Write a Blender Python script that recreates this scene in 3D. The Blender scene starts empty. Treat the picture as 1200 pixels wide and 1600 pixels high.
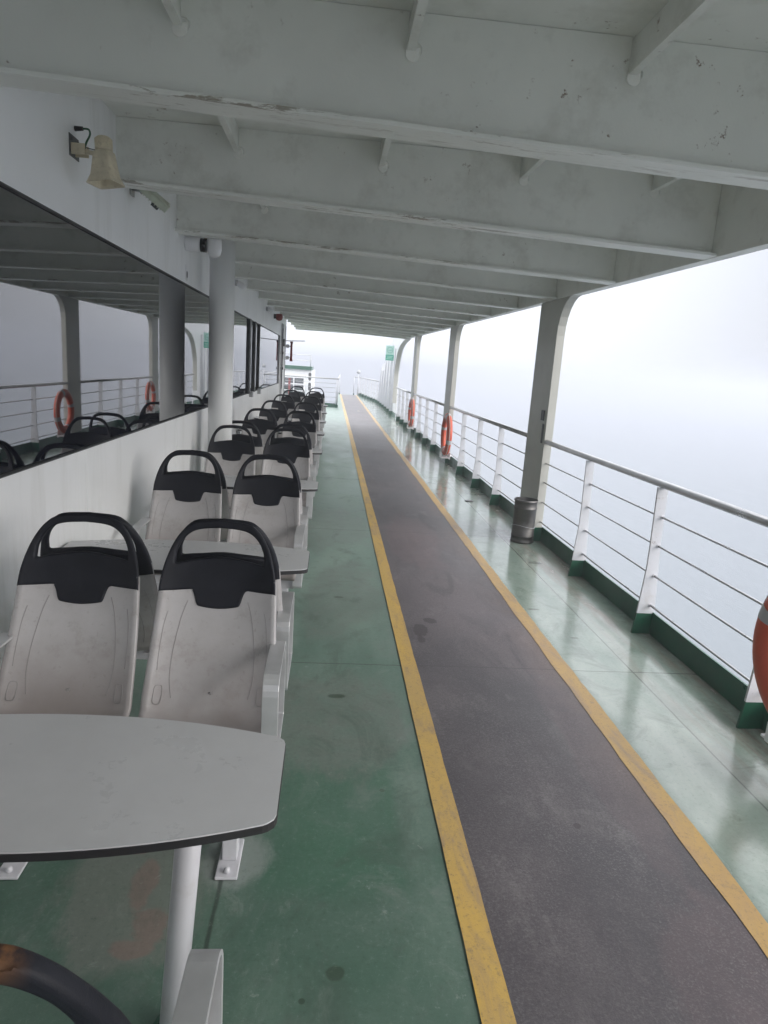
import bpy, bmesh, math, random
from mathutils import Vector, Matrix
R = math.radians
rnd = random.Random(7)
sc = bpy.context.scene
col = sc.collection

# ------------------------------------------------------------------ camera
cd = bpy.data.cameras.new("camera"); cam = bpy.data.objects.new("camera", cd); col.objects.link(cam)
yaw, pitch, roll, F = 0.0886780221, -0.211312046, 0.0680324991, 1045.83269
f = Vector((math.sin(yaw)*math.cos(pitch), math.cos(yaw)*math.cos(pitch), math.sin(pitch)))
r = Vector((math.cos(yaw), -math.sin(yaw), 0)); u = r.cross(f)
r2 = r*math.cos(roll) + u*math.sin(roll); u2 = -r*math.sin(roll) + u*math.cos(roll)
M = Matrix((r2, u2, -f)).transposed().to_4x4(); M.translation = (0, 0, 1.6)
cam.matrix_world = M
cd.sensor_fit = 'VERTICAL'; cd.sensor_height = 24; cd.lens = 24*F/1600
cd.clip_start = .02; cd.clip_end = 6000
sc.camera = cam

# ------------------------------------------------------------------ world, sun, exposure
SUN_EL, SUN_AZ = 24, 118          # degrees above the horizon, degrees clockwise from +Y
w = bpy.data.worlds.new("World"); sc.world = w; w.use_nodes = True
nt = w.node_tree; nt.nodes.clear()
out = nt.nodes.new("ShaderNodeOutputWorld"); bg = nt.nodes.new("ShaderNodeBackground")
sky = nt.nodes.new("ShaderNodeTexSky"); sky.sky_type = 'NISHITA'; sky.sun_disc = False
sky.sun_elevation = R(SUN_EL); sky.sun_rotation = R(SUN_AZ); sky.air_density = 1.0; sky.dust_density = 6; sky.ozone_density = 1
# overcast: the blue of the clear sky is almost wholly lost in cloud
mx = nt.nodes.new("ShaderNodeMix"); mx.data_type = 'RGBA'; mx.inputs[0].default_value = .9
nt.links.new(sky.outputs[0], mx.inputs[6])
wtc = nt.nodes.new("ShaderNodeTexCoord"); wsp = nt.nodes.new("ShaderNodeSeparateXYZ"); nt.links.new(wtc.outputs['Generated'], wsp.inputs[0])
wr = nt.nodes.new("ShaderNodeMapRange"); nt.links.new(wsp.outputs[2], wr.inputs[0]); wr.inputs[1].default_value = .20; wr.inputs[2].default_value = .60
wr.interpolation_type = 'SMOOTHSTEP'
wm = nt.nodes.new("ShaderNodeMix"); wm.data_type = 'RGBA'; nt.links.new(wr.outputs[0], wm.inputs[0])
wm.inputs[6].default_value = (2.85, 2.95, 3.22, 1); wm.inputs[7].default_value = (12.2, 12.2, 12.6, 1)
# the fog is thinner and brighter ahead of the ship
wd = nt.nodes.new("ShaderNodeVectorMath"); wd.operation = 'DOT_PRODUCT'; nt.links.new(wtc.outputs['Generated'], wd.inputs[0]); wd.inputs[1].default_value = (-.24, .90, .36)
wg = nt.nodes.new("ShaderNodeMapRange"); nt.links.new(wd.outputs['Value'], wg.inputs[0]); wg.inputs[1].default_value = .55; wg.inputs[2].default_value = 1.0; wg.inputs[3].default_value = 1.0; wg.inputs[4].default_value = 2.3; wg.interpolation_type = 'SMOOTHSTEP'
wx = nt.nodes.new("ShaderNodeVectorMath"); wx.operation = 'SCALE'; nt.links.new(wm.outputs[2], wx.inputs[0]); nt.links.new(wg.outputs[0], wx.inputs['Scale'])
nt.links.new(wx.outputs[0], mx.inputs[7])
nt.links.new(mx.outputs[2], bg.inputs[0]); bg.inputs[1].default_value = .10
nt.links.new(bg.outputs[0], out.inputs[0])
sd = bpy.data.lights.new("sun", 'SUN'); sun = bpy.data.objects.new("sun", sd); col.objects.link(sun)
sd.energy = 1.2; sd.angle = R(45); sd.color = (1, .985, .965)
d = Vector((math.sin(R(SUN_AZ))*math.cos(R(SUN_EL)), math.cos(R(SUN_AZ))*math.cos(R(SUN_EL)), math.sin(R(SUN_EL))))
sun.rotation_euler = d.to_track_quat('Z', 'Y').to_euler()
vs = sc.view_settings; vs.view_transform = 'Standard'; vs.look = 'None'; vs.gamma = 1; vs.exposure = 1.35
vs.use_curve_mapping = False
sc.cycles.max_bounces = 10; sc.cycles.diffuse_bounces = 8; sc.cycles.glossy_bounces = 5; sc.cycles.volume_bounces = 1

# ------------------------------------------------------------------ material helpers
class NT:
    def __init__(s, name):
        s.m = bpy.data.materials.new(name); s.m.use_nodes = True; s.t = s.m.node_tree
        s.b = s.t.nodes["Principled BSDF"]; s.tc = s.t.nodes.new("ShaderNodeTexCoord")
    def n(s, kind, **k):
        x = s.t.nodes.new(kind)
        for a, v in k.items(): setattr(x, a, v)
        return x
    def l(s, a, b): s.t.links.new(a, b)
    def put(s, sock, v):
        if hasattr(v, 'node'): s.l(v, sock)
        else: sock.default_value = v
    def math(s, op, a, b=0.0, c=None):
        x = s.n("ShaderNodeMath", operation=op); s.put(x.inputs[0], a); s.put(x.inputs[1], b)
        if c is not None: s.put(x.inputs[2], c)
        return x.outputs[0]
    def mapr(s, v, a, b, c=0.0, d=1.0):
        x = s.n("ShaderNodeMapRange"); s.put(x.inputs[0], v)
        for i, q in enumerate((a, b, c, d)): x.inputs[i+1].default_value = q
        return x.outputs[0]
    def mix(s, fac, a, b):
        x = s.n("ShaderNodeMix", data_type='RGBA'); s.put(x.inputs[0], fac)
        s.put(x.inputs[6], a if hasattr(a, 'node') else (*a, 1)); s.put(x.inputs[7], b if hasattr(b, 'node') else (*b, 1))
        return x.outputs[2]
    def vec(s, sx=1, sy=1, sz=1, loc=(0, 0, 0)):
        x = s.n("ShaderNodeMapping"); s.l(s.tc.outputs['Object'], x.inputs[0]); x.inputs['Scale'].default_value = (sx, sy, sz)
        x.inputs['Location'].default_value = loc
        return x.outputs[0]
    def noise(s, scale, detail=6, rough=.6, v=None, dist=0):
        x = s.n("ShaderNodeTexNoise"); s.l(v or s.vec(), x.inputs['Vector']); x.inputs['Scale'].default_value = scale
        x.inputs['Detail'].default_value = detail; x.inputs['Roughness'].default_value = rough; x.inputs['Distortion'].default_value = dist
        return x.outputs[0]
    def sep(s):
        x = s.n("ShaderNodeSeparateXYZ"); s.l(s.tc.outputs['Object'], x.inputs[0]); return x.outputs
    def col(s, c): s.put(s.b.inputs['Base Color'], c if hasattr(c, 'node') else (*c, 1))
    def rough(s, v): s.put(s.b.inputs['Roughness'], v)
    def bump(s, h, strength=.2, dist=.01, prev=None):
        x = s.n("ShaderNodeBump"); s.put(x.inputs['Height'], h); x.inputs['Strength'].default_value = strength; x.inputs['Distance'].default_value = dist
        if prev is not None: s.l(prev, x.inputs['Normal'])
        s.l(x.outputs[0], s.b.inputs['Normal']); return x.outputs[0]

def paint(name, c, var=.12, rough=.45, dirt=None, dirt_amt=.5, scale=1.2, bump=.08, rust=0.0, drip=False):
    s = NT(name)
    n1 = s.noise(scale, 6, .62)
    base = s.mix(s.mapr(n1, .3, .7), tuple(x*(1-var) for x in c), tuple(min(1, x*(1+var*.5)) for x in c))
    if dirt:
        v = s.vec(3, 3, .35) if drip else s.vec()
        n2 = s.noise(2.2*scale, 8, .7, v)
        base = s.mix(s.mapr(n2, .52, .8, 0, dirt_amt), base, dirt)
    if rust:
        n3 = s.noise(14, 8, .75)
        n4 = s.noise(.9, 3, .5, s.vec(1, 1, 1, (3, 5, 1)))
        k = s.math('MULTIPLY', s.mapr(n3, .62, .67), s.mapr(n4, .47, .58))
        base = s.mix(s.math('MULTIPLY', k, rust), base, (.13, .06, .025))
    s.col(base); s.rough(s.mapr(s.noise(4, 4, .6), .3, .7, rough-.08, rough+.1))
    b = s.bump(s.noise(120, 2, .5), bump, .002)
    s.bump(s.noise(1.6, 3, .5), .25, .012, b)
    return s.m

m_ceil = paint("grey_white_deckhead_paint", (.80, .81, .77), .10, .42, (.42, .42, .36), .6, 1.1, .15, .8)
m_beam = paint("beam_paint", (.80, .81, .77), .10, .42, (.40, .39, .34), .6, 1.5, .2, .9)
m_collar = paint("collar_paint", (.84, .84, .80), .05, .4, (.4, .38, .3), .3, 8, .1, .3)
def flange_mat():
    s = NT("chipped_flange_paint")
    n1 = s.noise(1.5, 6, .6); n2 = s.noise(9, 10, .8, s.vec(.35, 2.5, 2.5), .4); n3 = s.noise(.55, 3, .5, s.vec(1, 3, 1, (2, 1, 0))); n4 = s.noise(30, 8, .8, s.vec(.5, 2, 2))
    c = s.mix(s.mapr(n1, .3, .7), (.74, .75, .71), (.84, .85, .81))
    c = s.mix(s.math('MULTIPLY', s.mapr(n2, .545, .575), s.mapr(n3, .44, .56)), c, (.33, .30, .25))
    c = s.mix(s.math('MULTIPLY', s.mapr(n4, .61, .66), s.mapr(n3, .47, .60, 0, .9)), c, (.12, .075, .045))
    s.col(c); s.rough(.45)
    b = s.bump(n2, .35, .004); s.bump(n4, .3, .002, b)
    return s.m
m_flange = flange_mat()
m_wall = paint("white_wall_paint", (.82, .83, .84), .05, .38, (.48, .48, .45), .45, .9, .08, .15, drip=True)
m_post = paint("white_rail_paint", (.64, .65, .69), .06, .35, (.42, .38, .33), .5, 4, .12, .7)
m_pillar = paint("pillar_paint", (.50, .50, .46), .08, .4, (.36, .34, .30), .4, 1.5, .08, .3)
m_green = paint("green_kerb_paint", (.014, .098, .055), .25, .35, (.05, .06, .05), .5, 3, .1, .2)
m_leg = paint("grey_enamel", (.50, .50, .53), .05, .38, (.3, .27, .24), .4, 4, .05, .3)
m_cable = paint("black_rubber", (.012, .012, .013), .1, .6)
m_gcable = paint("green_cable", (.01, .09, .03), .1, .5)
m_beige = paint("aged_beige_plastic", (.66, .59, .44), .18, .5, (.20, .14, .08), .6, 9, .05)
m_dkgrey = paint("dark_steel_plate", (.07, .075, .08), .4, .5, (.3, .3, .28), .6, 30, .1)
m_lamp = paint("pale_lamp_housing", (.52, .56, .46), .1, .4, (.2, .2, .14), .5, 8)
m_white = paint("white_plastic", (.78, .78, .80), .03, .3)
m_black = paint("gloss_black", (.01, .01, .011), .1, .2)
m_red = paint("red_paint", (.22, .03, .025), .2, .4)
m_teal = paint("teal_sign", (.03, .38, .26), .08, .4)
m_tealpale = paint("pale_teal_sign", (.50, .72, .66), .05, .4)
m_orange = paint("orange_ring", (.56, .085, .035), .14, .42, (.28, .05, .03), .5, 5, .1)
m_grey = paint("reflective_tape", (.42, .43, .45), .1, .3)
m_rope = paint("white_rope", (.62, .62, .58), .15, .8, (.35, .33, .28), .5, 20, .4)
m_rubber = paint("window_seal", (.02, .02, .022), .1, .5)

def steel(name, c, rough, metal=1.0, sc_=(1, 1, 40)):
    s = NT(name); s.b.inputs['Metallic'].default_value = metal
    n1 = s.noise(3, 5, .6, s.vec(*sc_)); s.col(s.mix(s.mapr(n1, .3, .7), tuple(x*.75 for x in c), c))
    s.rough(s.mapr(s.noise(6, 5, .6), .3, .7, rough-.08, rough+.12)); s.bump(n1, .05, .002)
    return s.m
m_rail = steel("stainless_pipe", (.50, .50, .50), .32)
m_bin = steel("stainless_bin", (.17, .165, .16), .45, 1, (1, 1, 6))
m_arm = steel("satin_aluminium", (.66, .665, .68), .38, .55, (2, 2, 2))

def shell_mat():
    s = NT("grey_seat_plastic")
    inf = s.n("ShaderNodeObjectInfo")
    mp = s.n("ShaderNodeVectorMath", operation='ADD'); s.l(s.tc.outputs['Object'], mp.inputs[0])
    cmb = s.n("ShaderNodeCombineXYZ"); s.l(s.math('MULTIPLY', inf.outputs['Random'], 20), cmb.inputs[0]); s.l(cmb.outputs[0], mp.inputs[1])
    n1 = s.noise(4.5, 7, .65, mp.outputs[0]); n2 = s.noise(60, 3, .6, mp.outputs[0]); n3 = s.noise(2.2, 4, .55, mp.outputs[0])
    b = s.mix(s.mapr(n1, .35, .75), (.435, .425, .435), (.34, .325, .325))
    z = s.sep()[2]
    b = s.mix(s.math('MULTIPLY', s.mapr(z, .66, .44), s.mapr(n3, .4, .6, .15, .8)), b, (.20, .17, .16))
    b = s.mix(s.mapr(s.noise(9, 8, .75, mp.outputs[0]), .54, .70, 0, .5), b, (.26, .235, .225))
    b = s.mix(s.mapr(n2, .62, .72, 0, .35), b, (.22, .2, .19))
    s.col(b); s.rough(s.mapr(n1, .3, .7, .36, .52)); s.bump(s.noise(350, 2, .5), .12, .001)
    return s.m
m_shell = shell_mat()
m_crease = paint("seat_crease", (.27, .26, .26), .1, .6)
def cap_mat(name, wear):
    s = NT(name)
    b = s.mix(s.mapr(s.noise(8, 6, .6), .35, .7), (.008, .009, .014), (.015, .016, .023))
    if wear:
        x, y, z = s.sep()
        k = s.math('MULTIPLY', s.mapr(z, 1.0, 1.035), s.mapr(s.noise(16, 5, .6), .45, .54))
        k = s.math('MULTIPLY', k, s.math('MULTIPLY', s.mapr(x, .20, .23), s.mapr(x, .35, .31)))
        b = s.mix(s.math('MULTIPLY', k, .8), b, (.26, .12, .045))
    s.col(b); s.rough(.55); s.b.inputs['Specular IOR Level'].default_value = .25
    s.bump(s.noise(500, 2, .6), .35, .001)
    return s.m
m_cap = cap_mat("black_moulded_handle", False); m_capworn = cap_mat("worn_black_handle", True)

def table_mat():
    s = NT("grey_laminate")
    c = s.mix(s.mapr(s.noise(3, 8, .7), .3, .7), (.53, .535, .55), (.595, .60, .615)); c = s.mix(s.mapr(s.noise(48, 6, .8), .70, .78, 0, .22), c, (.40, .39, .385))
    s.col(s.mix(s.mapr(s.noise(9, 9, .8, s.vec(.3, 3, 1)), .60, .74, 0, .15), c, (.46, .45, .45)))
    s.rough(s.mapr(s.noise(5, 8, .75), .35, .65, .22, .46)); s.bump(s.noise(300, 2, .5), .08, .001)
    return s.m
m_table = table_mat(); m_edge = paint("black_laminate_core", (.02, .02, .022), .1, .5)

def glass_mat():
    s = NT("tinted_window_glass")
    s.col((.004, .005, .010)); s.b.inputs['IOR'].default_value = 2.1
    s.b.inputs['Specular IOR Level'].default_value = .9
    n = s.noise(3, 5, .6, s.vec(1, 4, .3))
    s.rough(s.mapr(n, .3, .8, .0, .035)); s.bump(s.noise(.8, 2, .4), .03, .02)
    return s.m
m_glass = glass_mat()

def deck_mat():
    s = NT("green_deck_paint")
    x, y, z = s.sep()
    n1 = s.noise(.55, 7, .62, None, .6); n2 = s.noise(2.6, 9, .68, s.vec(1.3, .55, 1), .4); n3 = s.noise(9, 8, .7)
    n4 = s.noise(1.1, 4, .5, s.vec(1, 1, 1, (7, 2, 0)), .5)
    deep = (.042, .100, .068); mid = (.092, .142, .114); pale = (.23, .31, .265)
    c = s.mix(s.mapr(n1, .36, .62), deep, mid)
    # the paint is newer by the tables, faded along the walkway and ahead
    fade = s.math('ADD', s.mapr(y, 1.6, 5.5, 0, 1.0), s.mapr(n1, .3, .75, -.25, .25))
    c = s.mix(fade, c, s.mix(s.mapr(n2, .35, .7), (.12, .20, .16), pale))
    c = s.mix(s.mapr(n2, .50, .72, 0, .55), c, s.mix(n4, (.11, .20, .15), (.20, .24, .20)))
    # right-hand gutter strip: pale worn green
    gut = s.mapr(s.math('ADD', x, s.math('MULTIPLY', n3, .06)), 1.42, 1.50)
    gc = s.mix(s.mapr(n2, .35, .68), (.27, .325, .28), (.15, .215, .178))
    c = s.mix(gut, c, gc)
    wear = s.math('MULTIPLY', s.mapr(x, 1.74, 1.95), s.mapr(s.noise(1.6, 9, .72, s.vec(5, .5, 1)), .46, .60))
    c = s.mix(s.math('MULTIPLY', wear, .75), c, (.19, .155, .125))
    # faded grey worn patches and scuffs
    c = s.mix(s.mapr(n3, .57, .72, 0, .5), c, (.075, .095, .082))
    c = s.mix(s.mapr(s.noise(7, 10, .78, s.vec(1, 1, 1, (9, 1, 4)), .8), .56, .64, 0, .35), c, (.19, .23, .20))
    n5 = s.noise(22, 9, .78, s.vec(1, .35, 1))
    c = s.mix(s.mapr(n5, .60, .72, 0, .35), c, (.27, .31, .275))
    c = s.mix(s.mapr(s.noise(5, 9, .75, s.vec(.5, 1.4, 1, (1, 4, 2)), 1.0), .58, .70, 0, .4), c, (.05, .085, .062))
    # square repainted patch
    def band(v, a, b, e=.01): return s.math('MULTIPLY', s.mapr(v, a-e, a+e), s.mapr(v, b+e, b-e))
    pt = s.math('MULTIPLY', band(x, -.15, .31, .02), band(y, 1.78, 2.45, .05))
    c = s.mix(s.math('MULTIPLY', pt, s.mapr(n2, .35, .65, .1, .75)), c, (.026, .105, .058))
    # rusty spill under the nearest table
    def blob(cx, cy, rx, ry, nz, k):
        a = s.math('DIVIDE', s.math('SUBTRACT', x, cx), rx); b = s.math('DIVIDE', s.math('SUBTRACT', y, cy), ry)
        dd = s.math('SQRT', s.math('ADD', s.math('MULTIPLY', a, a), s.math('MULTIPLY', b, b)))
        dd = s.math('ADD', dd, s.math('MULTIPLY', s.math('SUBTRACT', nz, .5), k))
        return s.mapr(dd, 1.0, .75)
    for q in ((-.50, 1.82, .04, .13, n3, 1.8), (-.44, 1.66, .055, .07, n3, 1.8), (-.47, 1.58, .06, .035, n3, 1.5), (-.56, 1.97, .06, .03, n3, 1.8)):
        c = s.mix(s.math('MULTIPLY', blob(*q), .95), c, (.15, .085, .06))
    c = s.mix(s.math('MULTIPLY', blob(-.50, 1.80, .26, .32, n2, 2.2), .55), c, (.18, .18, .165))
    c = s.mix(s.math('MULTIPLY', blob(-.25, 1.93, .13, .16, n2, 1.6), .7), c, (.22, .25, .235))
    for cx_, cy_, rx_, ry_, k_ in ((.08, 2.85, .42, .50, .75), (-.05, 1.15, .22, .25, .4), (.15, 4.6, .30, .9, .6), (.0, 6.6, .5, 1.0, .5)):
        c = s.mix(s.math('MULTIPLY', s.math('MULTIPLY', blob(cx_, cy_, rx_, ry_, n2, 2.0), s.mapr(n3, .3, .6, .3, 1)), k_), c, (.135, .155, .135))
    for q in ((.085, 1.50, .03, .028), (.10, 3.05, .05, .025), (1.50, 4.4, .05, .02), (.12, 4.5, .04, .02), (1.88, 5.6, .07, .05), (.27, 2.3, .012, .012), (.0, 1.42, .01, .01), (1.62, 3.9, .03, .015)):
        c = s.mix(s.math('MULTIPLY', blob(*q, n3, .8), .75), c, (.03, .05, .03))
    # plate seams
    wob = s.math('MULTIPLY', s.math('SUBTRACT', s.noise(6, 4, .6), .5), .012)
    seam = 0.0
    for v, p, hw in [(y, 3.42, .004), (y, 6.5, .005), (y, 9.6, .006), (y, 12.6, .007), (y, 15.75, .02), (y, 18.1, .02), (x, 1.79, .004), (x, -.27, .006)]:
        dd = s.math('ABSOLUTE', s.math('ADD', s.math('SUBTRACT', v, p), wob))
        seam = s.math('MAXIMUM', seam, s.mapr(dd, hw*1.6, hw*.6))
    c = s.mix(s.math('MULTIPLY', seam, .8), c, (.03, .045, .035))
    gr = s.noise(52, 7, .85)
    c = s.mix(s.mapr(gr, .55, .70, 0, .38), c, (.27, .32, .29)); c = s.mix(s.mapr(gr, .46, .32, 0, .5), c, (.02, .045, .03))
    sc1 = s.noise(2.4, 10, .72, s.vec(1, .8, 1, (5, 5, 0)), 1.2)
    c = s.mix(s.mapr(sc1, .54, .66, 0, .42), c, (.17, .20, .18)); c = s.mix(s.mapr(sc1, .46, .36, 0, .42), c, (.05, .075, .058))
    sc2 = s.noise(16, 8, .8, s.vec(.8, 1, 1, (2, 7, 0)), .6)
    c = s.mix(s.mapr(sc2, .62, .66, 0, .4), c, (.26, .30, .27))
    s.col(c)
    ro = s.math('ADD', s.mapr(n2, .3, .7, .28, .50), s.math('MULTIPLY', gut, -.27))
    ro = s.math('ADD', ro, s.math('MULTIPLY', wear, .12))
    s.rough(s.math('MAXIMUM', ro, .05)); s.b.inputs['Specular IOR Level'].default_value = .5
    b = s.bump(s.noise(140, 4, .7), .18, .0012)
    b = s.bump(s.noise(1.1, 3, .5, s.vec(.5, 1.9, 1)), .10, .012, b)
    b = s.bump(s.noise(7, 3, .6, s.vec(.35, 1.6, 1)), .07, .003, b)
    s.bump(seam, -.5, .004, b)
    return s.m
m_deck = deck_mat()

def track_mat():
    s = NT("antislip_grey_coating")
    x, y, z = s.sep()
    n1 = s.noise(.9, 8, .62, None, .5); n2 = s.noise(130, 5, .75); n3 = s.noise(5, 8, .7, s.vec(1, .5, 1))
    c = s.mix(s.mapr(n1, .38, .64), (.034, .029, .034), (.098, .087, .092))
    c = s.mix(s.mapr(s.noise(.45, 4, .5, s.vec(1, .5, 1, (4, 1, 0))), .5, .7, 0, .5), c, (.15, .118, .125))
    c = s.mix(s.mapr(n3, .55, .72, 0, .45), c, (.19, .172, .172))
    c = s.mix(s.mapr(s.noise(3.2, 9, .72, s.vec(1.4, .4, 1, (2, 9, 0)), .8), .50, .64, 0, .65), c, (.040, .032, .038))
    c = s.mix(s.math('MULTIPLY', s.math('MULTIPLY', s.mapr(x, 1.16, 1.34), s.mapr(n1, .42, .6)), .6), c, (.13, .085, .07))
    c = s.mix(s.math('MULTIPLY', s.mapr(n2, .5, .74, 0, .7), s.mapr(s.noise(2.1, 6, .65, s.vec(1, .6, 1, (8, 3, 0))), .35, .65, .25, 1)), c, (.22, .205, .21))
    c = s.mix(s.mapr(n2, .47, .30, 0, .75), c, (.030, .026, .030))
    fl = s.n("ShaderNodeTexVoronoi"); s.l(s.vec(), fl.inputs['Vector']); fl.inputs['Scale'].default_value = 7; fl.inputs['Randomness'].default_value = 1
    dots = s.math('MULTIPLY', s.mapr(s.math('ADD', fl.outputs['Distance'], s.math('MULTIPLY', n3, .05)), .075, .06), s.mapr(n1, .55, .6))
    c = s.mix(s.math('MULTIPLY', dots, .55), c, (.28, .27, .26))
    def blob(cx, cy, rx, ry, k=1.6):
        a = s.math('DIVIDE', s.math('SUBTRACT', x, cx), rx); b = s.math('DIVIDE', s.math('SUBTRACT', y, cy), ry)
        dd = s.math('SQRT', s.math('ADD', s.math('MULTIPLY', a, a), s.math('MULTIPLY', b, b)))
        return s.mapr(s.math('ADD', dd, s.math('MULTIPLY', s.math('SUBTRACT', n3, .5), k*2)), 1.0, .8)
    for cx_, cy_, rx_, ry_, kk_ in ((.85, 6.3, .28, 1.1, .4), (1.25, 1.35, .25, .45, .3), (1.22, 2.6, .12, .9, .2)):
        c = s.mix(s.math('MULTIPLY', s.math('MULTIPLY', blob(cx_, cy_, rx_, ry_, .9), s.mapr(n3, .3, .65, .3, 1)), kk_), c, (.155, .095, .10))
    for q in ((.63, 3.95, .045, .10), (.72, 4.1, .05, .05), (.62, 3.78, .03, .06), (.98, 2.1, .02, .02)):
        c = s.mix(s.math('MULTIPLY', blob(*q), .8), c, (.026, .018, .02))
    wob = s.math('MULTIPLY', s.math('SUBTRACT', s.noise(6, 4, .6), .5), .012)
    seam = 0.0
    for p, hw in ((3.42, .003), (6.5, .004), (9.6, .006), (12.6, .008), (15.75, .010), (18.1, .012), (21.2, .014), (24.3, .016)):
        dd = s.math('ABSOLUTE', s.math('ADD', s.math('SUBTRACT', y, p), wob))
        seam = s.math('MAXIMUM', seam, s.mapr(dd, hw*1.8, hw*.6))
    c = s.mix(s.math('MULTIPLY', seam, .7), c, (.03, .027, .03))
    s.col(c); s.rough(s.mapr(n1, .3, .7, .42, .58))
    b = s.bump(n2, .5, .0025); b = s.bump(s.noise(1.3, 4, .55, s.vec(.5, 1.6, 1)), .25, .012, b); s.bump(seam, -.5, .004, b)
    return s.m
m_track = track_mat()
def yellow_mat(name, c1, c2, thr):
    s = NT(name); n4 = s.noise(5, 9, .75, s.vec(1.6, .45, 1, (3, 2, 1)), .6); n1 = s.noise(1.8, 9, .7, s.vec(1.5, .6, 1), .4); n2 = s.noise(70, 7, .85); n3 = s.noise(12, 8, .7)
    c = s.mix(s.mapr(n1, .35, .68), c1, c2)
    c = s.mix(s.mapr(n4, .50, .64, 0, .7), c, (.25, .18, .12))
    c = s.mix(s.mapr(n3, thr, thr+.1, 0, .75), c, (.17, .13, .10))
    c = s.mix(s.mapr(n2, .54, .64, 0, .7), c, (.15, .11, .07))
    s.col(c); s.rough(.5); s.bump(n2, .5, .002); return s.m
m_yell = yellow_mat("yellow_line_paint", (.52, .33, .06), (.40, .27, .09), .62)
m_yelr = yellow_mat("faded_yellow_line_paint", (.46, .29, .06), (.36, .225, .09), .60)

def sea_mat():
    s = NT("grey_sea"); s.col((.13, .15, .165)); s.rough(.30); s.b.inputs['IOR'].default_value = 1.33
    n = s.noise(.35, 6, .6, s.vec(1, .35, 1)); b = s.bump(n, .14, .5); s.bump(s.noise(2.5, 5, .6, s.vec(1, .4, 1)), .4, .06, b)
    return s.m

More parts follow.
